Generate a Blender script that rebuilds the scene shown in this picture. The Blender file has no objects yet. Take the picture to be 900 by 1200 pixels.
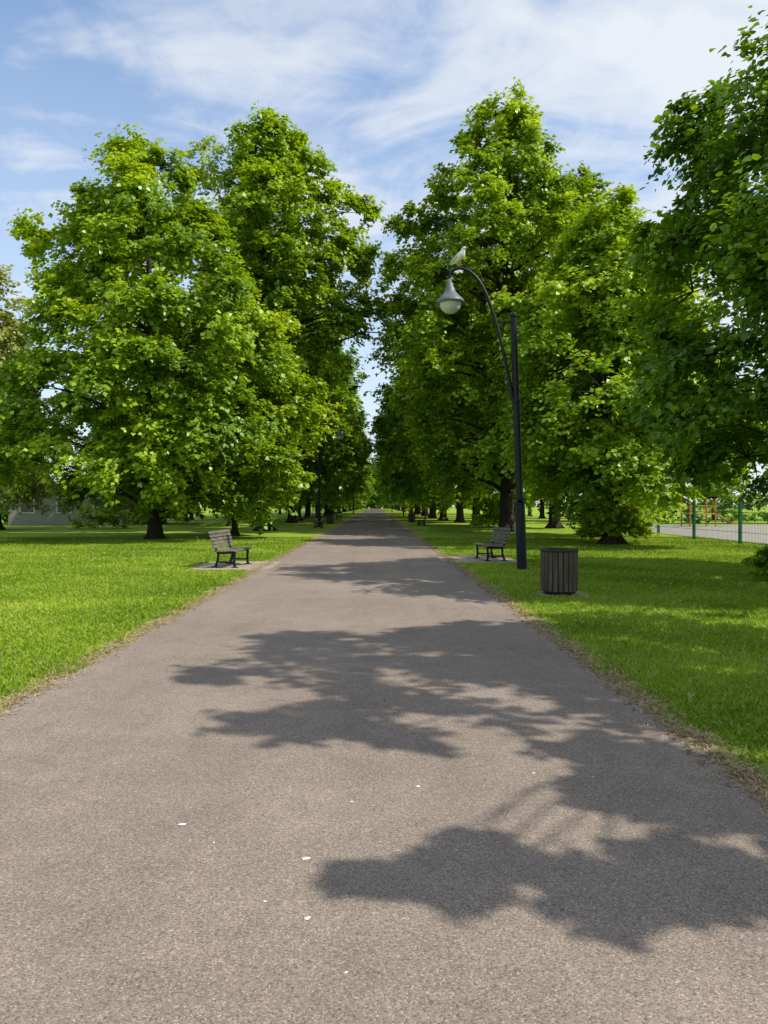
import bpy, math, random
import numpy as np
from mathutils import Vector, Matrix
SC=bpy.context.scene
SC.view_settings.view_transform='Standard'
try: SC.view_settings.look='None'
except Exception: pass
SC.view_settings.exposure=0
COL=SC.collection
SUN_EL=math.radians(48); SUN_AZ=math.radians(107)   # azimuth clockwise from +Y

# ---------------------------------------------------------------- materials
def newmat(name):
    m=bpy.data.materials.new(name); m.use_nodes=True
    nt=m.node_tree; nt.nodes.clear()
    return m,nt
def N(nt,t,**kw):
    n=nt.nodes.new(t)
    for k,v in kw.items():
        if k in n.inputs: n.inputs[k].default_value=v
        else: setattr(n,k,v)
    return n
def L(nt,a,b): nt.links.new(a,b)
def ramp(nt,stops,fac=None,interp='LINEAR'):
    r=nt.nodes.new('ShaderNodeValToRGB'); r.color_ramp.interpolation=interp
    e=r.color_ramp.elements
    while len(e)<len(stops): e.new(0.5)
    for i,(p,c) in enumerate(stops):
        e[i].position=p
        if not hasattr(c,'__len__'): c=(c,c,c)
        e[i].color=(c[0],c[1],c[2],1)
    if fac is not None: L(nt,fac,r.inputs['Fac'])
    return r
def noise(nt,vec,scale,detail=4,rough=0.55,dist=0.0):
    n=nt.nodes.new('ShaderNodeTexNoise')
    n.inputs['Scale'].default_value=scale; n.inputs['Detail'].default_value=detail
    n.inputs['Roughness'].default_value=rough; n.inputs['Distortion'].default_value=dist
    L(nt,vec,n.inputs['Vector']); return n
def mix(nt,fac,a,b,blend='MIX'):
    m=nt.nodes.new('ShaderNodeMix'); m.data_type='RGBA'; m.blend_type=blend
    for s,v in ((m.inputs[0],fac),(m.inputs[6],a),(m.inputs[7],b)):
        if hasattr(v,'links'): L(nt,v,s)
        elif hasattr(v,'__len__'): s.default_value=(v[0],v[1],v[2],1)
        else: s.default_value=v
    return m.outputs[2]
def math_(nt,op,a,b=None,clamp=False):
    m=nt.nodes.new('ShaderNodeMath'); m.operation=op; m.use_clamp=clamp
    for s,v in ((m.inputs[0],a),(m.inputs[1],b)):
        if v is None: continue
        if hasattr(v,'links'): L(nt,v,s)
        else: s.default_value=v
    return m.outputs[0]
def finish(nt,col,rough=0.8,bump=None,bstr=0.3,bdist=0.01,spec=0.3,metal=0.0):
    p=nt.nodes.new('ShaderNodeBsdfPrincipled'); o=nt.nodes.new('ShaderNodeOutputMaterial')
    if hasattr(col,'links'): L(nt,col,p.inputs['Base Color'])
    else: p.inputs['Base Color'].default_value=(*col,1)
    if hasattr(rough,'links'): L(nt,rough,p.inputs['Roughness'])
    else: p.inputs['Roughness'].default_value=rough
    p.inputs['Specular IOR Level'].default_value=spec
    p.inputs['Metallic'].default_value=metal
    if bump is not None:
        b=nt.nodes.new('ShaderNodeBump'); b.inputs['Strength'].default_value=bstr; b.inputs['Distance'].default_value=bdist
        L(nt,bump,b.inputs['Height']); L(nt,b.outputs[0],p.inputs['Normal'])
    L(nt,p.outputs[0],o.inputs[0]); return p
def pos(nt): return nt.nodes.new('ShaderNodeNewGeometry').outputs['Position']
def obj(nt): return nt.nodes.new('ShaderNodeTexCoord').outputs['Object']

def simple(name,c1,c2,scale=8,rough=0.6,stretch=(1,1,1),bstr=0.2,bdist=0.004,spec=0.3,metal=0):
    m,nt=newmat(name)
    mp=N(nt,'ShaderNodeMapping'); mp.inputs['Scale'].default_value=stretch
    L(nt,obj(nt),mp.inputs[0])
    n=noise(nt,mp.outputs[0],scale,6,0.6)
    r=ramp(nt,[(0.3,c1),(0.7,c2)],n.outputs[0])
    finish(nt,r.outputs[0],rough,n.outputs[0],bstr,bdist,spec,metal)
    return m

def leafmat(name,dark,mid,light,trans=0.40):
    m,nt=newmat(name)
    a=N(nt,'ShaderNodeAttribute'); a.attribute_name='tint'
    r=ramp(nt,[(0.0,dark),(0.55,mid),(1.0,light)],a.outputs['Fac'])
    p=nt.nodes.new('ShaderNodeBsdfDiffuse'); L(nt,r.outputs[0],p.inputs['Color'])
    t=nt.nodes.new('ShaderNodeBsdfTranslucent')
    tc=mix(nt,1.0,r.outputs[0],(1.7,1.4,0.4),'MULTIPLY'); L(nt,tc,t.inputs['Color'])
    ms=nt.nodes.new('ShaderNodeMixShader'); ms.inputs[0].default_value=trans
    L(nt,p.outputs[0],ms.inputs[1]); L(nt,t.outputs[0],ms.inputs[2])
    g=nt.nodes.new('ShaderNodeBsdfGlossy'); g.inputs['Roughness'].default_value=0.42; g.inputs['Color'].default_value=(0.9,1,0.8,1)
    m2=nt.nodes.new('ShaderNodeMixShader'); m2.inputs[0].default_value=0.04
    L(nt,ms.outputs[0],m2.inputs[1]); L(nt,g.outputs[0],m2.inputs[2])
    o=nt.nodes.new('ShaderNodeOutputMaterial'); L(nt,m2.outputs[0],o.inputs[0])
    return m
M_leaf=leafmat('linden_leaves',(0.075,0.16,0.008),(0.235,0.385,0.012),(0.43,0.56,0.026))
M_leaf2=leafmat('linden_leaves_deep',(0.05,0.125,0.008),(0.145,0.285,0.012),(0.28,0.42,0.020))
M_leafp=leafmat('pale_leaves',(0.12,0.17,0.03),(0.26,0.31,0.07),(0.40,0.42,0.13))
M_bark=simple('bark',(0.020,0.016,0.011),(0.065,0.053,0.04),6,0.9,(3,3,0.6),0.9,0.03,0.1)
M_black=simple('black_painted_steel',(0.004,0.006,0.009),(0.008,0.011,0.016),12,0.45,bstr=0.05,spec=0.3)
M_grey=simple('grey_lantern_metal',(0.10,0.11,0.12),(0.17,0.18,0.19),9,0.45,bstr=0.05,spec=0.4)
M_glass=simple('milky_diffuser',(0.50,0.51,0.50),(0.60,0.60,0.58),4,0.2,bstr=0.0,spec=0.6)
M_wood=simple('weathered_slats',(0.085,0.070,0.055),(0.21,0.18,0.15),14,0.8,(1,0.25,1),0.5,0.003,0.2)
M_woodv=simple('weathered_bin_slats',(0.040,0.030,0.022),(0.15,0.118,0.09),11,0.8,(2.5,2.5,0.2),0.5,0.003,0.2)
M_dark=simple('dark_liner',(0.006,0.006,0.006),(0.012,0.012,0.012),8,0.7)
M_green=simple('green_fence_paint',(0.008,0.10,0.06),(0.012,0.14,0.085),10,0.5)
M_orange=simple('orange_paint',(0.40,0.16,0.04),(0.46,0.20,0.05),8,0.6)
M_yellow=simple('yellow_paint',(0.42,0.32,0.08),(0.48,0.37,0.10),8,0.6)
M_white=simple('white_feathers',(0.74,0.74,0.72),(0.82,0.82,0.80),20,0.8)
M_wing=simple('grey_feathers',(0.42,0.44,0.46),(0.52,0.54,0.56),30,0.8)
M_beak=simple('beak_yellow',(0.55,0.35,0.05),(0.6,0.4,0.07),20,0.5)
M_straw=simple('dry_straw',(0.26,0.18,0.09),(0.50,0.37,0.20),5,0.9)
M_dleaf=simple('dead_leaf',(0.13,0.06,0.025),(0.27,0.14,0.06),7,0.8)
M_lit=simple('paper_litter',(0.6,0.6,0.57),(0.75,0.75,0.72),20,0.8)
M_roof=simple('roof_tiles',(0.03,0.022,0.02),(0.06,0.04,0.034),6,0.85,(1,1,4))
M_win=simple('window_glass',(0.02,0.025,0.03),(0.04,0.05,0.06),3,0.15,spec=0.6)
M_frame=simple('white_frame',(0.6,0.6,0.58),(0.7,0.7,0.68),6,0.6)

# path
m,nt=newmat('bound_gravel_path'); P=pos(nt)
n1=noise(nt,P,0.45,5,0.6); n2=noise(nt,P,85,3,0.7); n3=noise(nt,P,3.2,5,0.65)
v=nt.nodes.new('ShaderNodeTexVoronoi'); v.inputs['Scale'].default_value=165; L(nt,P,v.inputs['Vector'])
base=ramp(nt,[(0.28,(0.228,0.180,0.140)),(0.72,(0.300,0.241,0.190))],n1.outputs[0]).outputs[0]
sep=N(nt,'ShaderNodeSeparateColor'); L(nt,v.outputs['Color'],sep.inputs[0])
sp=ramp(nt,[(0.0,0.50),(0.3,0.88),(0.75,1.04),(0.94,1.34),(1.0,1.8)],sep.outputs[0])
c=mix(nt,1.0,base,sp.outputs[0],'MULTIPLY')
c=mix(nt,1.0,c,ramp(nt,[(0.3,0.82),(0.7,1.16)],n2.outputs[0]).outputs[0],'MULTIPLY')
c=mix(nt,1.0,c,ramp(nt,[(0.25,0.88),(0.75,1.11)],n3.outputs[0]).outputs[0],'MULTIPLY')
mp=N(nt,'ShaderNodeMapping'); mp.inputs['Scale'].default_value=(1.6,0.06,1); L(nt,P,mp.inputs[0])
ns=noise(nt,mp.outputs[0],1,4,0.6)
c=mix(nt,1.0,c,ramp(nt,[(0.3,0.92),(0.7,1.07)],ns.outputs[0]).outputs[0],'MULTIPLY')
nd=noise(nt,P,1.7,6,0.7,0.5)
c=mix(nt,ramp(nt,[(0.66,0.0),(0.76,0.3)],nd.outputs[0]).outputs[0],c,(0.13,0.105,0.085))
hb=math_(nt,'ADD',n2.outputs[0],math_(nt,'MULTIPLY',v.outputs['Distance'],-0.9))
finish(nt,c,0.9,hb,0.55,0.004,0.15); M_path=m

m,nt=newmat('gravel_pad'); P=pos(nt)
n1=noise(nt,P,3,5,0.6); v=nt.nodes.new('ShaderNodeTexVoronoi'); v.inputs['Scale'].default_value=60; L(nt,P,v.inputs['Vector'])
c=mix(nt,1.0,ramp(nt,[(0.3,(0.27,0.22,0.16)),(0.7,(0.38,0.32,0.24))],n1.outputs[0]).outputs[0],ramp(nt,[(0,0.7),(0.6,1.1)],v.outputs['Distance']).outputs[0],'MULTIPLY')
finish(nt,c,0.9,n1.outputs[0],0.4,0.01); M_pad=m

M_court=simple('court_surface',(0.27,0.24,0.20),(0.36,0.33,0.28),2,0.9)

# lawn
XL,XR=-2.85,2.10
m,nt=newmat('mown_lawn'); P=pos(nt)
sx=N(nt,'ShaderNodeSeparateXYZ'); L(nt,P,sx.inputs[0])
e=math_(nt,'MAXIMUM',math_(nt,'SUBTRACT',XL,sx.outputs[0]),math_(nt,'SUBTRACT',sx.outputs[0],XR))
na=noise(nt,P,0.30,6,0.65); nb=noise(nt,P,2.3,5,0.65); nc=noise(nt,P,45,4,0.8); ne=noise(nt,P,5.5,6,0.75)
g=ramp(nt,[(0.25,(0.16,0.26,0.020)),(0.5,(0.25,0.36,0.030)),(0.72,(0.36,0.43,0.065))],na.outputs[0]).outputs[0]
g=mix(nt,1.0,g,ramp(nt,[(0.3,(0.72,0.78,0.8)),(0.7,(1.24,1.15,1.2))],nb.outputs[0]).outputs[0],'MULTIPLY')
g=mix(nt,1.0,g,ramp(nt,[(0.25,0.5),(0.75,1.45)],nc.outputs[0]).outputs[0],'MULTIPLY')
st=ramp(nt,[(0.25,(0.23,0.16,0.08)),(0.75,(0.45,0.345,0.19))],nc.outputs[0]).outputs[0]
ee=math_(nt,'ADD',e,math_(nt,'MULTIPLY',math_(nt,'SUBTRACT',ne.outputs[0],0.5),-0.9))
mk=N(nt,'ShaderNodeMapRange'); mk.inputs[1].default_value=0.02; mk.inputs[2].default_value=0.36; mk.inputs[3].default_value=1; mk.inputs[4].default_value=0
L(nt,ee,mk.inputs[0])
c=mix(nt,mk.outputs[0],g,st)
hb=math_(nt,'ADD',nc.outputs[0],nb.outputs[0])
finish(nt,c,0.9,hb,0.8,0.03,0.1); M_lawn=m

m,nt=newmat('grass_blades')
a=N(nt,'ShaderNodeAttribute'); a.attribute_name='tint'
na=noise(nt,pos(nt),0.30,6,0.65)
r=ramp(nt,[(0.0,(0.13,0.24,0.014)),(0.5,(0.27,0.40,0.026)),(0.93,(0.40,0.52,0.055)),(1.0,(0.55,0.50,0.20))],a.outputs['Fac'])
c=mix(nt,1.0,r.outputs[0],ramp(nt,[(0.28,(0.62,0.68,0.7)),(0.72,(1.29,1.18,1.45))],na.outputs[0]).outputs[0],'MULTIPLY')
p=nt.nodes.new('ShaderNodeBsdfDiffuse'); L(nt,c,p.inputs['Color'])
t=nt.nodes.new('ShaderNodeBsdfTranslucent'); L(nt,c,t.inputs['Color'])
ms=nt.nodes.new('ShaderNodeMixShader'); ms.inputs[0].default_value=0.35
L(nt,p.outputs[0],ms.inputs[1]); L(nt,t.outputs[0],ms.inputs[2])
o=nt.nodes.new('ShaderNodeOutputMaterial'); L(nt,ms.outputs[0],o.inputs[0]); M_blade=m

m,nt=newmat('red_brick'); b=N(nt,'ShaderNodeTexBrick'); L(nt,obj(nt),b.inputs['Vector'])
b.inputs['Color1'].default_value=(0.30,0.10,0.06,1); b.inputs['Color2'].default_value=(0.22,0.08,0.05,1); b.inputs['Mortar'].default_value=(0.3,0.27,0.23,1); b.inputs['Scale'].default_value=4
finish(nt,b.outputs[0],0.9); M_brick=m

# ---------------------------------------------------------------- mesh helpers
class MB:
    def __init__(s): s.v=[]; s.f=[]
    def add(s,v,f):
        o=len(s.v); s.v+= [tuple(x) for x in v]; s.f+=[tuple(i+o for i in q) for q in f]
    def box(s,c,d,rot=None):
        hx,hy,hz=d[0]/2,d[1]/2,d[2]/2
        vs=[Vector((x*hx,y*hy,z*hz)) for x in(-1,1) for y in(-1,1) for z in(-1,1)]
        if rot is not None: vs=[rot@q for q in vs]
        vs=[q+Vector(c) for q in vs]
        s.add(vs,[(0,1,3,2),(4,6,7,5),(0,4,5,1),(2,3,7,6),(0,2,6,4),(1,5,7,3)])
    def tube(s,pts,rad,n=8,cap=True,sq=(1,1)):
        pts=[Vector(p) for p in pts]; vs=[]; fs=[]; u=None
        for i,p in enumerate(pts):
            a=pts[max(i-1,0)]; b=pts[min(i+1,len(pts)-1)]; t=(b-a)
            t=t.normalized() if t.length>1e-6 else Vector((0,0,1))
            if u is None:
                u=t.cross(Vector((0,1,0.01)));
                if u.length<0.1: u=t.cross(Vector((1,0,0)))
            u=(u-t*u.dot(t)).normalized(); w=t.cross(u); r=rad[i]
            for k in range(n):
                th=2*math.pi*k/n; vs.append(p+u*(r*sq[0]*math.cos(th))+w*(r*sq[1]*math.sin(th)))
        for i in range(len(pts)-1):
            for k in range(n):
                k2=(k+1)%n; fs.append((i*n+k,i*n+k2,(i+1)*n+k2,(i+1)*n+k))
        if cap: fs.append(tuple(reversed(range(n)))); fs.append(tuple((len(pts)-1)*n+k for k in range(n)))
        s.add(vs,fs)
    def lathe(s,prof,c=(0,0,0),n=24):
        vs=[]; fs=[]
        for r,z in prof:
            for k in range(n):
                th=2*math.pi*k/n; vs.append((c[0]+r*math.cos(th),c[1]+r*math.sin(th),c[2]+z))
        for i in range(len(prof)-1):
            for k in range(n):
                k2=(k+1)%n; fs.append((i*n+k,i*n+k2,(i+1)*n+k2,(i+1)*n+k))
        s.add(vs,fs)
    def obj(s,name,mat,parent=None,smooth=False,bevel=0,sub=0):
        me=bpy.data.meshes.new(name); me.from_pydata(s.v,[],s.f); me.update()
        me.materials.append(mat)
        if smooth: me.polygons.foreach_set('use_smooth',[True]*len(me.polygons))
        o=bpy.data.objects.new(name,me); COL.objects.link(o)
        if parent: o.parent=parent
        if bevel:
            b=o.modifiers.new('bevel','BEVEL'); b.width=bevel; b.segments=2; b.limit_method='ANGLE'
        if sub:
            b=o.modifiers.new('sub','SUBSURF'); b.levels=sub; b.render_levels=sub
        return o
def empty(name,loc=(0,0,0),rz=0):
    o=bpy.data.objects.new(name,None); COL.objects.link(o); o.location=loc; o.rotation_euler=(0,0,rz); o.empty_display_size=0.3; return o
def npmesh(name,V,F,mat,tint=None,parent=None):
    me=bpy.data.meshes.new(name); nv=len(V); nf,k=F.shape
    me.vertices.add(nv); me.vertices.foreach_set('co',np.ascontiguousarray(V,dtype=np.float32).ravel())
    me.loops.add(nf*k); me.loops.foreach_set('vertex_index',F.astype(np.int32).ravel())
    me.polygons.add(nf); me.polygons.foreach_set('loop_start',np.arange(0,nf*k,k,dtype=np.int32))
    me.update(calc_edges=True)
    if tint is not None:
        a=me.attributes.new('tint','FLOAT','POINT'); a.data.foreach_set('value',tint.astype(np.float32))
    me.materials.append(mat)
    o=bpy.data.objects.new(name,me); COL.objects.link(o)
    if parent: o.parent=parent
    return o
def nrm(a): return a/np.maximum(np.linalg.norm(a,axis=1,keepdims=True),1e-6)

# ---------------------------------------------------------------- trees
def leaves(rng,Cp,O,csz,ntw,nlf,ls,hi=False,ctint=None):
    nC=len(Cp)
    tc=np.repeat(np.arange(nC),ntw)
    D=nrm(O[tc]*0.9+rng.normal(0,0.62,(len(tc),3))*np.array([1,1,0.7]))
    Ln=csz[tc]*rng.uniform(0.55,1.25,len(tc))
    B=Cp[tc]+rng.normal(0,0.12,(len(tc),3))*csz[tc,None]
    lt=np.repeat(np.arange(len(tc)),nlf)
    t=rng.uniform(0.05,1,len(lt))**0.8
    p=B[lt]+D[lt]*(t*Ln[lt])[:,None]+rng.normal(0,1,(len(lt),3))*(0.11*csz[tc[lt]])[:,None]*np.array([1,1,0.55])
    p[:,2]-=0.32*t*t*Ln[lt]
    n=len(p)
    nn=nrm(np.array([0,0,0.85])+O[tc[lt]]*0.5+rng.normal(0,0.42,(n,3)))
    a=D[lt]*0.6+rng.normal(0,0.6,(n,3)); a[:,2]-=0.35
    a=nrm(a-nn*np.sum(a*nn,1)[:,None]); s=np.cross(a,nn)
    Lf=(ls*rng.uniform(0.6,1.25,n))[:,None]; W=Lf*0.88
    if ctint is None: ctint=rng.uniform(0.2,0.8,nC)
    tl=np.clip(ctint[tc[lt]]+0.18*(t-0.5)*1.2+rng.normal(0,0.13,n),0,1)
    if hi:
        V=np.stack([p,p+a*Lf*0.22+s*W*0.5+nn*Lf*0.10,p+a*Lf*0.68+s*W*0.36+nn*Lf*0.06,p+a*Lf-nn*Lf*0.12,
                    p+a*Lf*0.68-s*W*0.36+nn*Lf*0.06,p+a*Lf*0.22-s*W*0.5+nn*Lf*0.10],1).reshape(-1,3)
        b=np.arange(n)[:,None]*6
        F=np.concatenate([b+np.array([[0,1,2,3]]),b+np.array([[0,3,4,5]])],0)
        return V,F,np.repeat(tl,6)
    V=np.stack([p,p+a*Lf*0.45+s*W*0.5+nn*Lf*0.08,p+a*Lf-nn*Lf*0.1,p+a*Lf*0.45-s*W*0.5+nn*Lf*0.08],1).reshape(-1,3)
    F=np.arange(n)[:,None]*4+np.array([[0,1,2,3]])
    return V,F,np.repeat(tl,4)

def make_tree(name,loc,H,R,prof,seed,nl=46,ncl=9,ntw=9,nlf=20,ls=0.17,lr=1.7,base=1.5,tr=0.35,mat=None,hi=False,
              extra=(),off=(0,0),csz=1.0,bush=0,rz=0.0,inner=0.25,limb=0.36):
    """extra: (x,y,z,r[,clumps[,clump_scale]])"""
    rng=np.random.default_rng(seed); rnd=random.Random(seed)
    par=empty(name,loc,rz)
    ph=[p[0] for p in prof]; pr=[p[1] for p in prof]
    lobes=[]
    k1,k2,p1,p2=rng.uniform(0,6.28,4)
    grid=np.linspace(0,1,200); w=np.interp(grid,ph,pr)+0.12; cw=np.cumsum(w); cw/=cw[-1]
    for i in range(nl):
        f=float(np.interp((i+rnd.random())/nl,cw,grid))
        th=i*2.39996+rnd.uniform(-0.5,0.5)
        rr=R*float(np.interp(f,ph,pr))*(1+0.13*math.sin(2*th+k1+f*5)+0.10*math.sin(3*th+k2-f*7))
        inn=rnd.random()<inner
        q=rnd.uniform(0.25,0.6) if inn else rnd.uniform(0.84,1.06)
        l=lr*rnd.uniform(0.65,1.25)*(0.55+0.45*min(1,rr/ (0.7*R)))
        r=max(0,rr*q-l*0.75)
        z=base+l*0.5+f*(H-base-l*1.1)
        lobes.append((off[0]*f+r*math.cos(th),off[1]*f+r*math.sin(th),z,l))
    lobes+=list(extra)
    mb=MB()
    tz=[0,0.15,0.6,1.5]+[H*x for x in (0.2,0.35,0.5,0.65,0.8,0.93)]
    tz=sorted(tz)
    def tp(z):
        f=z/H; return Vector((off[0]*f+0.18*math.sin(z*0.5+k1)*min(1,f*4),off[1]*f+0.18*math.sin(z*0.43+k2)*min(1,f*4),z))
    rad=[tr*(1.55 if z<0.05 else 1.25 if z<0.3 else 1.05 if z<1 else 1.0)*(1-0.93*(z/H)**0.85) for z in tz]
    mb.tube([tp(z) for z in tz],rad,12)
    for k in range(6):
        th=k*1.05+k1; mb.tube([(0.0,0,0.55),(tr*0.9*math.cos(th),tr*0.9*math.sin(th),0.22),(tr*1.9*math.cos(th),tr*1.9*math.sin(th),-0.05)],[tr*0.5,tr*0.38,tr*0.12],6)
    Cp=[];O=[];cs=[];ct=[]
    for lb in lobes:
        x,y,z,l=lb[:4]; nc_=lb[4] if len(lb)>4 else ncl; cscale=lb[5] if len(lb)>5 else 1.0
        Cc=Vector((x,y,z)); hd=math.hypot(x,y)
        z0=max(base*0.8,min(z-0.35*hd,H*0.85)); z0=max(z0,0.9)
        A=tp(z0); rb=max(0.03,tr*limb*(1-0.7*z0/H))*(0.5 if len(lb)>4 else 1)
        mid=A.lerp(Cc,0.5)+Vector((rnd.uniform(-.3,.3),rnd.uniform(-.3,.3),0.10*hd))
        pts=[A,A.lerp(mid,0.5)+Vector((0,0,0.05*hd)),mid,mid.lerp(Cc,0.55)+Vector((rnd.uniform(-.15,.15),rnd.uniform(-.15,.15),0.05*hd)),Cc]
        mb.tube(pts,[rb,rb*0.8,rb*0.6,rb*0.42,0.015],6)
        radial=Vector((x,y,0)); radial=radial.normalized() if radial.length>0.3 else Vector((0,0,1))
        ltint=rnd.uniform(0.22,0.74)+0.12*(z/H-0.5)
        for j in range(nc_):
            d=Vector((rnd.gauss(0,1),rnd.gauss(0,1),rnd.gauss(0,1))).normalized()
            d=(d+radial*0.45+Vector((0,0,0.15))).normalized()
            q=rnd.uniform(0.35,0.95)
            c=Cc+Vector((d.x*l*q,d.y*l*q,d.z*l*q*0.8))
            c.z=max(c.z,0.7)
            o=(d*0.6+radial*0.5+Vector((0,0,0.12))).normalized()
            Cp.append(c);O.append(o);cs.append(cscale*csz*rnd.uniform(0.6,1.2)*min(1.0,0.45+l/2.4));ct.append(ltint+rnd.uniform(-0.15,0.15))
            if j%2==0: mb.tube([Cc,Cc.lerp(c,0.5)+Vector((0,0,0.06)),c+o*0.4*cs[-1]],[0.025,0.016,0.005],4,False)
    for j in range(bush):
        th=rnd.uniform(0,6.28); r=rnd.uniform(0.4,1.15)
        d=Vector((math.cos(th),math.sin(th),0)); c=d*r+Vector((0,0,rnd.uniform(0.35,1.4)))
        Cp.append(c);O.append((d*0.6+Vector((0,0,0.6))).normalized());cs.append(0.5);ct.append(rnd.uniform(0.5,0.9))
    mb.obj('trunk_and_limbs',M_bark,par,smooth=True)
    Cp=np.array([tuple(c) for c in Cp]);O=np.array([tuple(c) for c in O])
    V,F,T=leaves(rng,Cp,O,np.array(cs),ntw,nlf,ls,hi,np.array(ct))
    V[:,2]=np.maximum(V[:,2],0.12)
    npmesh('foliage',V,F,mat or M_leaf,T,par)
    return par

cone=[(0,0.78),(0.1,0.98),(0.25,1.0),(0.45,0.88),(0.65,0.68),(0.8,0.50),(0.9,0.28),(1,0.05)]
tall=[(0,0.65),(0.15,0.9),(0.4,1.0),(0.65,0.95),(0.8,0.78),(0.92,0.5),(1,0.2)]
oval=[(0,0.6),(0.15,0.9),(0.4,1.0),(0.6,0.93),(0.8,0.7),(0.92,0.42),(1,0.1)]

# left side
make_tree('linden_tree',(-10.3,36,0),19.0,6.8,cone,11,nl=98,ncl=10,ntw=8,nlf=16,ls=0.225,lr=1.6,base=1.35,tr=0.34,off=(-0.6,0),inner=0.33,limb=0.26,
          extra=[(5.4,-1,3.4,1.2),(5.8,0.5,2.9,1.0),(-5.3,0,14.0,1.0),(0.6,-3.6,5.5,1.6),(-1,-4,8,1.6),(1.5,-4,10,1.5)])
make_tree('linden_tree',(-6.9,48,0),25.8,5.5,[(0,0.45),(0.15,0.8),(0.35,0.95),(0.6,1.0),(0.8,0.85),(0.92,0.6),(1,0.25)],23,nl=88,ncl=10,ntw=8,nlf=15,ls=0.25,lr=1.85,base=7.0,tr=0.42,inner=0.3,
          extra=[(4.9,0,13.0,1.4),(6.3,0.5,13.8,1.4),(7.7,0,14.2,1.3),(8.7,-0.5,13.4,1.0),(5.5,0,17.0,0.9),(5.7,0,19.8,1.0),(3.8,-1,10,1.1),(7.9,0,12.3,.8)])
make_tree('linden_tree',(-7.4,40.5,0),13.2,2.4,cone,31,nl=38,ncl=9,ntw=8,nlf=13,ls=0.21,lr=1.1,base=1.0,tr=0.16)
make_tree('pale_willow_tree',(-24.5,50,0),17,4.6,oval,37,nl=44,ncl=9,ntw=8,nlf=11,ls=0.25,lr=1.6,base=1.2,tr=0.3,mat=M_leafp)
# right side
make_tree('linden_tree',(7.9,46,0),26.3,6.2,[(0,0.7),(0.15,0.95),(0.4,1.05),(0.62,0.98),(0.75,0.80),(0.86,0.54),(0.94,0.32),(1,0.08)],43,nl=108,ncl=10,ntw=8,nlf=15,ls=0.24,lr=1.9,base=2.2,tr=0.45,inner=0.3,
          extra=[(-6.3,-0.5,15.5,1.2),(-6.6,-0.5,11.0,1.2),(-5.8,-1,18.2,1.0)])
make_tree('linden_tree',(12.4,53,0),25.4,4.9,tall,47,nl=54,ncl=9,ntw=8,nlf=13,ls=0.26,lr=1.8,base=3,tr=0.4)
make_tree('linden_tree',(11.8,39,0),16.3,4.3,oval,53,nl=50,ncl=9,ntw=8,nlf=13,ls=0.22,lr=1.6,base=1.6,tr=0.3)
make_tree('linden_tree',(9.6,31,0),14.2,4.6,cone,59,nl=74,ncl=10,ntw=8,nlf=16,ls=0.195,lr=1.45,base=1.6,tr=0.36,mat=M_leaf,bush=50,inner=0.3)
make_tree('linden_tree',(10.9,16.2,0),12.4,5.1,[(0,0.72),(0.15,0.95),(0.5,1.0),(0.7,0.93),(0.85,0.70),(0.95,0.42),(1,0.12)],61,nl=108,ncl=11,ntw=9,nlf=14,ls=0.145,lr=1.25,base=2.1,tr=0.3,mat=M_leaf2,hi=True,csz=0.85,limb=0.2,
          extra=[(-3.6,0.5,9.8,0.8),(-4.2,-1,4.6,1.0),(-3.8,-2.5,6.0,1.1),(-4.4,0.5,7.4,1.0)])
streak=[]
rs=random.Random(4)
for i in range(13):
    t=i/12.0
    z=6.3-0.9*t
    gx=0.05+2.6*t; gy=3.38-0.22*t+rs.uniform(-0.10,0.10)+(0.22 if i in(3,7) else 0)
    streak.append((gx+0.861*z-8.9, gy-0.263*z-6.0, z, 0.10+0.25*t+rs.uniform(0,.08), 2 if t<.3 else 3, rs.uniform(0.5,0.8)))
fill=[]
for (gx,gy,z,r) in [(1.35,5.25,6.4,0.45),(1.75,4.85,6.0,0.45),(2.1,4.45,5.6,0.45),(2.5,4.1,5.4,0.45),(2.9,3.75,5.2,0.45),(2.7,4.8,5.8,0.6),(3.3,4.3,5.4,0.6),(3.4,5.2,5.6,0.7),(1.5,4.15,6.2,0.2),(-0.55,5.75,8.4,0.35),(0.2,5.5,7.8,0.4),(-1.35,7.3,9.2,0.3)]:
    fill.append((gx+0.861*z-8.9,gy-0.263*z-6.0,z,r,6,0.8))
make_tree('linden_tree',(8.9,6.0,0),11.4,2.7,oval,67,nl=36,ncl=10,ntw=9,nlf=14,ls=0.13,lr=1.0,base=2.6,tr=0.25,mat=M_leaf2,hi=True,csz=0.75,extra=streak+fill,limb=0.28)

variants=[]
for sd,h,r in ((71,23,5.8),(73,22,5.4),(79,24,6.0)):
    t=make_tree('tmp',(0,0,0),h,r,tall,sd,nl=50,ncl=8,ntw=7,nlf=8,ls=0.42,lr=2.0,base=1.8,tr=0.34,mat=M_leaf2 if sd!=73 else M_leaf,csz=1.2)
    variants.append([(c.name.split('.')[0],c.data) for c in t.children])
    for c in list(t.children): bpy.data.objects.remove(c)
    bpy.data.objects.remove(t)
mass=empty('distant_trees')
rnd=random.Random(5)
def inst(x,y,s,vi=None,sz=1.0):
    vi=rnd.randrange(3) if vi is None else vi; rz=rnd.uniform(0,6.28)
    for nm,d in variants[vi]:
        o=bpy.data.objects.new('avenue_'+nm,d); COL.objects.link(o); o.parent=mass
        o.location=(x,y,0); o.rotation_euler=(0,0,rz); o.scale=(s,s,s*sz)
inst(-11.0,59,0.86)
y=69
while y<330:
    inst(-7.4+rnd.uniform(-.6,.6),y+rnd.uniform(-1,1),rnd.uniform(0.9,1.02))
    y+=10 if y<150 else 18
y=60
while y<330:
    inst(7.4+rnd.uniform(-.6,.6),y+rnd.uniform(-1,1),rnd.uniform(0.9,1.05))
    y+=10 if y<150 else 18
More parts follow.
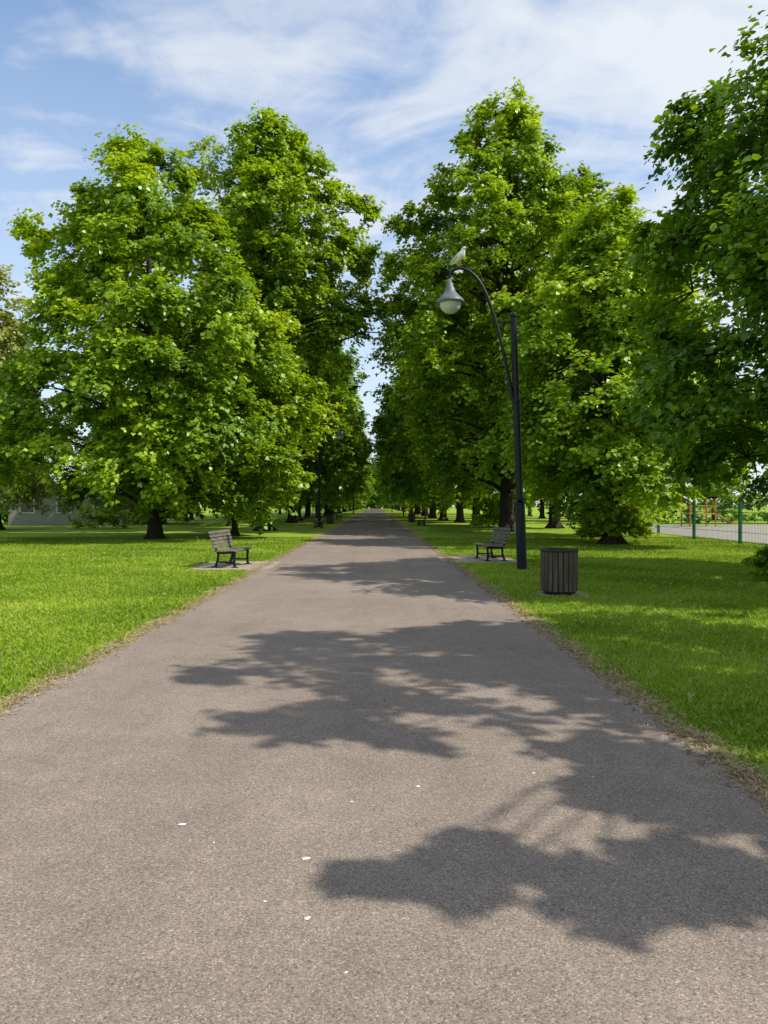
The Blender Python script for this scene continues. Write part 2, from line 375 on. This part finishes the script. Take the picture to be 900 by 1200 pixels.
for i in range(12): inst(-26-i*7+rnd.uniform(-2,2),88+i*1.0+rnd.uniform(-6,6),rnd.uniform(0.42,0.6))
for i in range(5): inst(-16-rnd.uniform(0,6),66+i*17,rnd.uniform(0.55,0.8))
for i in range(12): inst(30+i*7+rnd.uniform(-2,2),84+rnd.uniform(-7,7),rnd.uniform(0.45,0.7))
for i in range(5): inst(17+rnd.uniform(0,7),75+i*17,rnd.uniform(0.6,0.9))
for i in range(9): inst(-16+i*4,350+rnd.uniform(-4,4),1.0)

def shrub(name,pts,seed,mat,ls=0.2,h=1.0,per=16,ntw=9,nlf=9,sp=0.7,cz=0.6):
    rng=np.random.default_rng(seed); C=[];
    for (x,y) in pts:
        for j in range(per):
            C.append((x+rng.normal(0,sp),y+rng.normal(0,sp),rng.uniform(0.15,h)))
    C=np.array(C); O=nrm(np.array([0,-0.2,0.8])+rng.normal(0,0.5,C.shape))
    V,F,T=leaves(rng,C,O,np.full(len(C),cz*max(1,ls/0.3)),ntw,nlf,ls); V[:,2]=np.maximum(V[:,2],0.03)
    return npmesh(name,V,F,mat,T)
shrub('hedge',[(-70+i*1.1,68+math.sin(i)*0.6) for i in range(50)],3,M_leaf2,0.32,2.2,13,6,6)
shrub('hedge',[(16+i*1.3,66+math.sin(i*1.7)*0.6) for i in range(56)],4,M_leaf2,0.32,2.8,13,6,6)
shrub('hedge',[(-45+i*2.2,336+math.sin(i*1.7)*1.2) for i in range(42)],14,M_leaf2,0.9,6.5,16,6,6,1.4)
shrub('shrub',[(8.2,55),(9,55.4),(8.6,54.6)],6,M_leaf,0.2,1.9,20)
shrub('shrub',[(-18.5,52),(-17.6,52.4)],7,M_leaf,0.2,1.4,16)
shrub('shrub',[(8.30,16.2),(8.45,16.0)],9,M_leaf2,0.12,0.55,8,8,8,0.15,0.38)

# ---------------------------------------------------------------- ground
def sheet(name,x0,x1,y0,y1,z,mat,nx=1,ny=1):
    mb=MB(); vs=[];fs=[]
    for j in range(ny+1):
        for i in range(nx+1): vs.append((x0+(x1-x0)*i/nx,y0+(y1-y0)*j/ny,z))
    for j in range(ny):
        for i in range(nx):
            a=j*(nx+1)+i; fs.append((a,a+1,a+nx+2,a+nx+1))
    mb.add(vs,fs); return mb.obj(name,mat)
sheet('lawn_ground',-900,900,-300,1500,0,M_lawn)
rng=np.random.default_rng(8)
ys=np.concatenate([np.arange(-12,30,0.06),np.arange(30,80,0.4),np.arange(80,334,8)])
def edge(amp): 
    k=rng.normal(0,1,len(ys)); s=np.convolve(k,np.ones(9)/9,'same')*1.6+np.convolve(k,np.ones(60)/60,'same')*3+k*0.35
    return s*amp
el=XL+edge(0.025); er=XR+edge(0.025)
vs=[];fs=[]
for i,yy in enumerate(ys): vs+=[(el[i],yy,0.004),((el[i]+er[i])/2,yy,0.006),(er[i],yy,0.004)]
for i in range(len(ys)-1):
    a=i*3; fs+=[(a,a+1,a+4,a+3),(a+1,a+2,a+5,a+4)]
mb=MB(); mb.add(vs,fs); mb.obj('path',M_path)
def blob(name,cx,cy,rx,ry,z,mat,seed,n=60,p=4):
    r=np.random.default_rng(seed); vs=[(cx,cy,z)]
    for k in range(n):
        th=2*math.pi*k/n; c,s=math.cos(th),math.sin(th)
        q=(abs(c)**p+abs(s)**p)**(-1/p)*(1+r.normal(0,0.03))
        vs.append((cx+rx*q*c,cy+ry*q*s,z))
    mb=MB(); mb.add(vs,[(0,1+k,1+(k+1)%n) for k in range(n)]); return mb.obj(name,mat)
blob('bench_pad',-3.65,20.3,1.05,1.5,0.010,M_pad,1)
blob('bench_pad',3.0,22.6,1.1,1.5,0.010,M_pad,2)
blob('bin_pad',3.36,13.8,0.5,0.42,0.010,M_pad,3,40,3)
sheet('court',16.2,60,24,62,0.004,M_court)

# grass blades
rng=np.random.default_rng(12)
n=430000
d=rng.uniform(2.6,38,n); side=rng.random(n)<0.5
wid=np.where(side,(0.60*d+1.5)-2.85,(0.62*d+1.5)-2.1)
u=rng.random(n)
x=np.where(side,-2.85-u*wid,2.1+u*wid)
e=u*wid
nz=0.20+0.12*np.sin(d*2.3)*np.sin(d*0.9+1)+0.08*np.sin(d*7.1+2)+rng.normal(0,0.07,n)
keep=(wid>0)&(e>np.maximum(nz,0.0))
keep&=~((np.abs(x+3.65)<1.0)&(np.abs(d-20.3)<1.45))&~((np.abs(x-3.0)<1.05)&(np.abs(d-22.6)<1.45))&~((np.abs(x-3.36)<0.42)&(np.abs(d-13.8)<0.36))
keep&=(x<16)
x=x[keep];d=d[keep];n=len(x)
h=rng.uniform(0.018,0.045,n)*(1+0.015*d); w=0.0035+0.0008*d
th=rng.uniform(0,6.28,n); ln=rng.normal(0,0.7,(n,2))*h[:,None]
b=np.stack([x,d,np.zeros(n)],1); s=np.stack([np.cos(th)*w,np.sin(th)*w,np.zeros(n)],1)
tip=b+np.stack([ln[:,0],ln[:,1],h],1)
V=np.stack([b-s,b+s,tip],1).reshape(-1,3); F=np.arange(n*3).reshape(-1,3)
patch=0.5+0.24*np.sin(x*1.1+np.sin(d*0.7)*2)*np.sin(d*0.8+x*0.3)
T=np.clip(patch+rng.normal(0,0.2,n),0,0.92); T[rng.random(n)<0.05]=1.0
npmesh('grass',V,F,M_blade,np.repeat(T,3))

n=16000
d=3+rng.random(n)**1.5*30; side=rng.random(n)<0.5
e=rng.normal(0.09,0.09,n)
x=np.where(side,-2.85-e,2.1+e); th=rng.normal(1.57,0.9,n); ln=rng.uniform(0.010,0.034,n)*(1+0.02*d); w=rng.uniform(0.0012,0.0035,n)*(1+0.06*d)
c=np.stack([x,d,rng.uniform(0.008,0.02,n)],1)
a=np.stack([np.cos(th)*ln,np.sin(th)*ln,rng.normal(0,0.006,n)],1); s=np.stack([-np.sin(th)*w,np.cos(th)*w,np.zeros(n)],1)
V=np.stack([c-a-s,c-a+s,c+a+s,c+a-s],1).reshape(-1,3); npmesh('dry_grass_litter',V,np.arange(n*4).reshape(-1,4),M_straw)
n=520
d=3+rng.random(n)*22; side=rng.random(n)<0.22; e=np.abs(rng.normal(0,0.15,n))
x=np.where(side,-2.85-e,2.08+e-0.08)
k=22; x[:k]=rng.uniform(-2.6,2.0,k); d[:k]=rng.uniform(2.6,14,k)
th=rng.uniform(0,6.28,n); sz=rng.uniform(0.008,0.024,n); sz[:k]*=0.6
c=np.stack([x,d,rng.uniform(0.012,0.022,n)],1); ux=np.stack([np.cos(th),np.sin(th),rng.normal(0,0.25,n)],1); uy=np.stack([-np.sin(th),np.cos(th),rng.normal(0,0.25,n)],1)
S=sz[:,None]
V=np.stack([c-ux*S*1.3,c-uy*S*0.7+[0,0,0.006],c+ux*S*1.3,c+uy*S*0.7+[0,0,0.006]],1).reshape(-1,3); npmesh('dead_leaves',V,np.arange(n*4).reshape(-1,4),M_dleaf)
litter=empty('litter_scraps')
def G(px,py): dd=1440/(py-592); return ((px-440)/900*dd,dd)
for i,(px,py,s) in enumerate([(358,1009,0.018),(360,1080,0.014),(213,968,0.016),(250,990,0.008),(490,924,0.014),(412,942,0.009),(626,909,0.010),(697,914,0.008),(405,1145,0.007),(180,905,0.006),(310,1060,0.007),(535,1000,0.006)]):
    gx,gy=G(px,py); r=random.Random(i); vs=[(gx,gy,0.012)]; m_=9
    for k in range(m_):
        t=6.283*k/m_; q=s*r.uniform(0.5,1.2); vs.append((gx+q*math.cos(t)*1.2,gy+q*math.sin(t),0.008))
    mb=MB(); mb.add(vs,[(0,1+k,1+(k+1)%m_) for k in range(m_)]); mb.obj('scrap',M_lit,litter)

# ---------------------------------------------------------------- street lamp
def lamp(loc,side,tilt=0.0):
    par=empty('street_lamp',loc); par.rotation_euler=(0,tilt*side,0)
    mb=MB()
    mb.lathe([(0.0,0.0),(0.17,0.0),(0.17,0.03),(0.125,0.05),(0.125,1.55),(0.118,1.60),(0.135,1.61),(0.135,1.66),(0.10,1.70),(0.085,1.78),(0.085,4.1),(0.10,4.12),(0.10,4.2),(0.08,4.22),(0.078,6.22),(0.095,6.24),(0.095,6.29),(0.05,6.34),(0.0,6.36)],n=20)
    mb.obj('post',M_black,par,smooth=False)
    mb=MB(); mb.box((0,-0.126,0.75),(0.14,0.02,0.5)); mb.box((0,-0.13,1.75),(0.2,0.16,0.05)); mb.obj('service_door',M_black,par,bevel=0.005)
    ctrl=[(0.02,3.9),(0.10,4.3),(0.17,4.75),(0.27,5.35),(0.42,6.05),(0.60,6.68),(0.80,7.12),(1.03,7.38),(1.28,7.47),(1.45,7.42),(1.53,7.32),(1.54,7.20)]
    pts=[]
    for i in range(len(ctrl)-1):
        p0=ctrl[max(i-1,0)];p1=ctrl[i];p2=ctrl[i+1];p3=ctrl[min(i+2,len(ctrl)-1)]
        for k in range(5):
            t=k/5; q=[0.5*((2*p1[j])+(-p0[j]+p2[j])*t+(2*p0[j]-5*p1[j]+4*p2[j]-p3[j])*t*t+(-p0[j]+3*p1[j]-3*p2[j]+p3[j])*t**3) for j in (0,1)]
            pts.append((side*q[0],0,q[1]))
    pts.append((side*1.54,0,7.20))
    mb=MB(); mb.tube(pts,[0.048-0.014*i/len(pts) for i in range(len(pts))],10)
    for z,xo in ((4.6,0.14),(5.3,0.255),(6.1,0.435)): mb.tube([(0,0,z),(side*xo,0,z+0.02)],[0.018,0.018],6)
    mb.obj('curved_arm',M_black,par,smooth=True)
    lx=side*1.54; mb=MB()
    mb.lathe([(0.0,7.22),(0.05,7.21),(0.06,7.12),(0.085,7.10),(0.09,7.02),(0.12,6.99),(0.13,6.92),(0.17,6.86),(0.25,6.77),(0.335,6.68),(0.345,6.64),(0.335,6.62),(0.24,6.63)],(lx,0,0),28)
    mb.obj('lantern_shade',M_grey,par,smooth=True)
    mb=MB(); mb.lathe([(0.27,6.655),(0.265,6.57),(0.22,6.47),(0.15,6.40),(0.07,6.37),(0.0,6.362)],(lx,0,0),24); mb.obj('lantern_bowl',M_glass,par,smooth=True)
    return par
lamp((3.62,18.9,0),-1,0.036)
lamp((-4.1,56,0),1,0.0); lamp((4.1,112,0),-1,0.0); lamp((-4.3,150,0),1); lamp((4.1,190,0),-1)

def gull(loc,rz):
    par=empty('seagull',loc,rz); par.scale=(1.15,1.15,1.0)
    mb=MB()
    mb.tube([(-0.22,0,0.06),(-0.18,0,0.08),(-0.12,0,0.125),(-0.05,0,0.175),(0.02,0,0.225),(0.06,0,0.275),(0.078,0,0.32),(0.085,0,0.355),(0.105,0,0.385),(0.135,0,0.39),(0.155,0,0.382)],
            [0.012,0.03,0.062,0.090,0.096,0.075,0.052,0.047,0.049,0.036,0.012],14,sq=(1,0.95))
    mb.obj('body_and_head',M_white,par,smooth=True,sub=1)
    mb=MB()
    for sgn in(-1,1):
        mb.tube([(-0.27,sgn*0.018,0.06),(-0.20,sgn*0.045,0.095),(-0.11,sgn*0.072,0.15),(-0.02,sgn*0.079,0.205),(0.03,sgn*0.062,0.235)],[0.006,0.026,0.043,0.043,0.012],10,sq=(1,0.42))
    mb.obj('folded_wings',M_wing,par,smooth=True,sub=1)
    mb=MB(); mb.tube([(0.15,0,0.382),(0.185,0,0.375),(0.208,0,0.363)],[0.012,0.009,0.003],8); 
    for sgn in(-1,1):
        mb.tube([(0.0,sgn*0.03,0.16),(-0.01,sgn*0.03,0.08),(0.0,sgn*0.028,0.006)],[0.014,0.007,0.006],6)
        for a in(-0.4,0,0.4): mb.tube([(0.0,sgn*0.028,0.006),(0.05,sgn*0.028+0.05*math.sin(a),0.004)],[0.006,0.003],5)
    mb.obj('beak_and_legs',M_beak,par,smooth=True)
    mb=MB()
    for sgn in(-1,1): mb.lathe([(0.0,-0.006),(0.006,0),(0.0,0.006)],(0.118,sgn*0.044,0.395),8)
    mb.obj('eyes',M_dark,par)
gull((3.62-1.28-0.265,18.9,7.50),math.radians(-40))

def bench(loc,rz):
    par=empty('park_bench',loc,rz); Lb=1.75
    mb=MB()
    for i,(x,z) in enumerate([(-0.18,0.430),(-0.085,0.424),(0.01,0.424),(0.105,0.430),(0.20,0.44),(0.285,0.435)]):
        mb.box((x,0,z),(0.075,Lb,0.032),Matrix.Rotation(math.radians(-6 if i<4 else 8),3,'Y'))
    mb.obj('seat',M_wood,par,bevel=0.006)
    mb=MB(); R_=Matrix.Rotation(math.radians(-17),3,'Y')
    for i in range(5):
        t=0.10+i*0.094; mb.box((-0.215-0.30*t,0,0.44+t*0.96),(0.030,Lb,0.075),R_)
    mb.obj('backrest',M_wood,par,bevel=0.006)
    mb=MB()
    for yy in(-0.62,0.62):
        mb.tube([(-0.27,yy,0.0),(-0.20,yy,0.2),(-0.19,yy,0.36),(-0.245,yy,0.46),(-0.33,yy,0.72),(-0.385,yy,0.93)],[0.034,0.032,0.032,0.03,0.026,0.02],8,sq=(1,0.8))
        mb.tube([(0.24,yy,0.0),(0.22,yy,0.2),(0.24,yy,0.395)],[0.036,0.034,0.036],8,sq=(1,0.8))
        mb.tube([(-0.20,yy,0.37),(0.0,yy,0.375),(0.26,yy,0.395)],[0.03,0.028,0.03],8,sq=(1,0.8))
        mb.box((-0.27,yy,0.014),(0.16,0.09,0.02)); mb.box((0.24,yy,0.014),(0.16,0.09,0.02))
        mb.box((-0.01,yy,0.14),(0.42,0.03,0.04))
    mb.obj('legs_and_frame',M_black,par)
    return par
bench((-3.75,20.2,0.008),math.radians(-6))
bench((3.35,22.4,0.008),math.radians(180+6))
bench((-4.0,54,0.0),0); bench((3.6,60,0.0),math.pi); bench((-4.0,84,0.0),0)

def bin_(loc,s=1):
    par=empty('slatted_litter_bin',loc); par.scale=(s,s,s)
    mb=MB(); n=22; R_=0.315
    rr=random.Random(3)
    for k in range(n):
        th=2*math.pi*k/n; rot=Matrix.Rotation(th,3,'Z')
        mb.box((R_*math.cos(th),R_*math.sin(th),0.415+rr.uniform(-.004,.004)),(0.026,0.076,0.70),rot)
    mb.obj('timber_slats',M_woodv,par,bevel=0.004)
    mb=MB(); mb.lathe([(0.0,0.03),(0.285,0.03),(0.285,0.72),(0.275,0.72),(0.275,0.10),(0.0,0.10)],n=32)
    mb.lathe([(0.20,0.0),(0.24,0.0),(0.24,0.06),(0.20,0.06)],n=24); mb.obj('liner',M_dark,par,smooth=False)
    mb=MB(); mb.lathe([(0.29,0.765),(0.336,0.765),(0.342,0.775),(0.338,0.795),(0.30,0.805),(0.225,0.805),(0.215,0.79),(0.215,0.765),(0.29,0.765)],n=36)
    mb.obj('rim_and_hoops',M_black,par,smooth=False)
bin_((3.30,13.75,0.006)); bin_((-3.9,66,0.0)); bin_((3.4,72,0))

par=empty('mesh_fence',(0,0,0)); mb=MB()
for i in range(9):
    yy=22+i*4.5; mb.box((14.8,yy,0.9),(0.11,0.11,1.8)); mb.lathe([(0.05,1.80),(0.05,1.82),(0.0,1.85)],(14.8,yy,0),8)
mb.obj('posts',M_green,par,bevel=0.005)
mb=MB()
for z in (0.1,0.5,0.9,1.3,1.62): mb.box((14.8,40,z),(0.012,36,0.016))
for k in range(300): mb.box((14.786,22+k*0.12,0.86),(0.006,0.006,1.52))
mb.obj('wire_panel',M_green,par)
par=empty('playground_climbing_frame',(24.5,58,0)); par.scale=(0.8,0.8,0.8)
mb=MB()
for x in(-1.2,1.2):
    for yy in(-1,1): mb.box((x,yy,1.3),(0.12,0.12,2.6))
mb.obj('frame_posts',M_orange,par,bevel=0.01)
mb=MB(); mb.box((0,0,1.2),(2.5,2.1,0.08)); 
for k in range(8): mb.box((-1.05+k*0.3,-1.0,1.6),(0.05,0.03,0.7))
mb.box((0,-1.0,1.98),(2.4,0.06,0.06)); mb.obj('platform_and_railing',M_yellow,par)
mb=MB(); mb.tube([(1.25,0,1.25),(2.0,0,0.95),(3.0,0,0.35),(3.6,0,0.25)],[0.3,0.3,0.3,0.3],8,False,(0.25,1)); mb.obj('slide',M_orange,par)

par=empty('brick_house',(-24.5,64,0)); mb=MB(); mb.box((0,0,1.4),(9,6,2.8)); mb.obj('walls',M_brick,par)
mb=MB(); mb.add([(-4.8,-3.4,2.75),(4.8,-3.4,2.75),(4.8,3.4,2.75),(-4.8,3.4,2.75),(-4.8,0,3.6),(4.8,0,3.6)],[(0,1,5,4),(2,3,4,5),(1,2,5),(3,0,4)]); mb.obj('roof',M_roof,par)
mb=MB();mf=MB()
for k in range(3):
    mf.box((-3.0+k*2.9,-3.02,1.6),(1.2,0.1,1.3)); mb.box((-3.0+k*2.9,-3.06,1.6),(1.0,0.1,1.1))
mf.obj('window_frames',M_frame,par); mb.obj('windows',M_win,par)

# ---------------------------------------------------------------- world
w=bpy.data.worlds.new('World'); SC.world=w; w.use_nodes=True; nt=w.node_tree; nt.nodes.clear()
sky=nt.nodes.new('ShaderNodeTexSky'); sky.sky_type='NISHITA'; sky.sun_disc=False
sky.sun_elevation=SUN_EL; sky.sun_rotation=SUN_AZ; sky.air_density=1.0; sky.dust_density=0.4; sky.ozone_density=1.5
tc=nt.nodes.new('ShaderNodeTexCoord'); sx=N(nt,'ShaderNodeSeparateXYZ'); L(nt,tc.outputs['Generated'],sx.inputs[0])
zz=math_(nt,'ADD',math_(nt,'MAXIMUM',sx.outputs[2],0.0),0.22)
cb=N(nt,'ShaderNodeCombineXYZ'); L(nt,math_(nt,'DIVIDE',sx.outputs[0],zz),cb.inputs[0]); L(nt,math_(nt,'DIVIDE',sx.outputs[1],zz),cb.inputs[1])
mp=N(nt,'ShaderNodeMapping'); mp.inputs['Rotation'].default_value=(0,0,math.radians(62)); mp.inputs['Scale'].default_value=(1.0,1.9,1); mp.inputs['Location'].default_value=(3.1,1.7,0); L(nt,cb.outputs[0],mp.inputs[0])
c1=noise(nt,mp.outputs[0],1.9,6,0.54,0.7)
mp2=N(nt,'ShaderNodeMapping'); mp2.inputs['Location'].default_value=(7,2,0); L(nt,cb.outputs[0],mp2.inputs[0])
c2=noise(nt,mp2.outputs[0],1.1,3,0.5,0.3)
c3=noise(nt,mp2.outputs[0],6.5,5,0.6,0.8)
cv=math_(nt,'ADD',math_(nt,'MULTIPLY',c1.outputs[0],0.60),math_(nt,'MULTIPLY',c2.outputs[0],0.40))
cv=math_(nt,'ADD',cv,math_(nt,'MULTIPLY',c3.outputs[0],0.22))
cv=math_(nt,'ADD',cv,math_(nt,'MULTIPLY',sx.outputs[0],0.12))
cr=ramp(nt,[(0.45,0.0),(0.55,0.32),(0.64,0.74),(0.74,0.96)],cv)
hz=ramp(nt,[(0.0,0.80),(0.25,0.50),(0.5,0.18),(0.75,0.0)],sx.outputs[2])
fac=math_(nt,'MAXIMUM',cr.outputs[0],hz.outputs[0])
sc_=mix(nt,1.0,sky.outputs[0],(0.96,1.30,1.52),'MULTIPLY')
c=mix(nt,fac,sc_,(6.1,6.4,6.8))
bg=nt.nodes.new('ShaderNodeBackground'); bg.inputs['Strength'].default_value=0.14; L(nt,c,bg.inputs[0])
o=nt.nodes.new('ShaderNodeOutputWorld'); L(nt,bg.outputs[0],o.inputs[0])
try:
    w.cycles.sampling_method='MANUAL'; w.cycles.sample_map_resolution=256
except Exception: pass

sd=bpy.data.lights.new('sun','SUN'); sd.energy=5.0; sd.angle=math.radians(0.5); sd.color=(1.0,0.955,0.87)
so=bpy.data.objects.new('sun',sd); COL.objects.link(so)
dirv=Vector((math.sin(SUN_AZ)*math.cos(SUN_EL),math.cos(SUN_AZ)*math.cos(SUN_EL),math.sin(SUN_EL)))
so.rotation_euler=dirv.to_track_quat('Z','Y').to_euler(); so.location=dirv*60

cd=bpy.data.cameras.new('camera'); cam=bpy.data.objects.new('camera',cd); COL.objects.link(cam)
cd.sensor_fit='VERTICAL'; cd.sensor_height=36; cd.sensor_width=27; cd.lens=27; cd.clip_end=4000; cd.clip_start=0.05
cam.location=(0,0,1.6); cam.rotation_euler=(math.radians(90-0.51),0,math.radians(-0.64))
SC.camera=cam
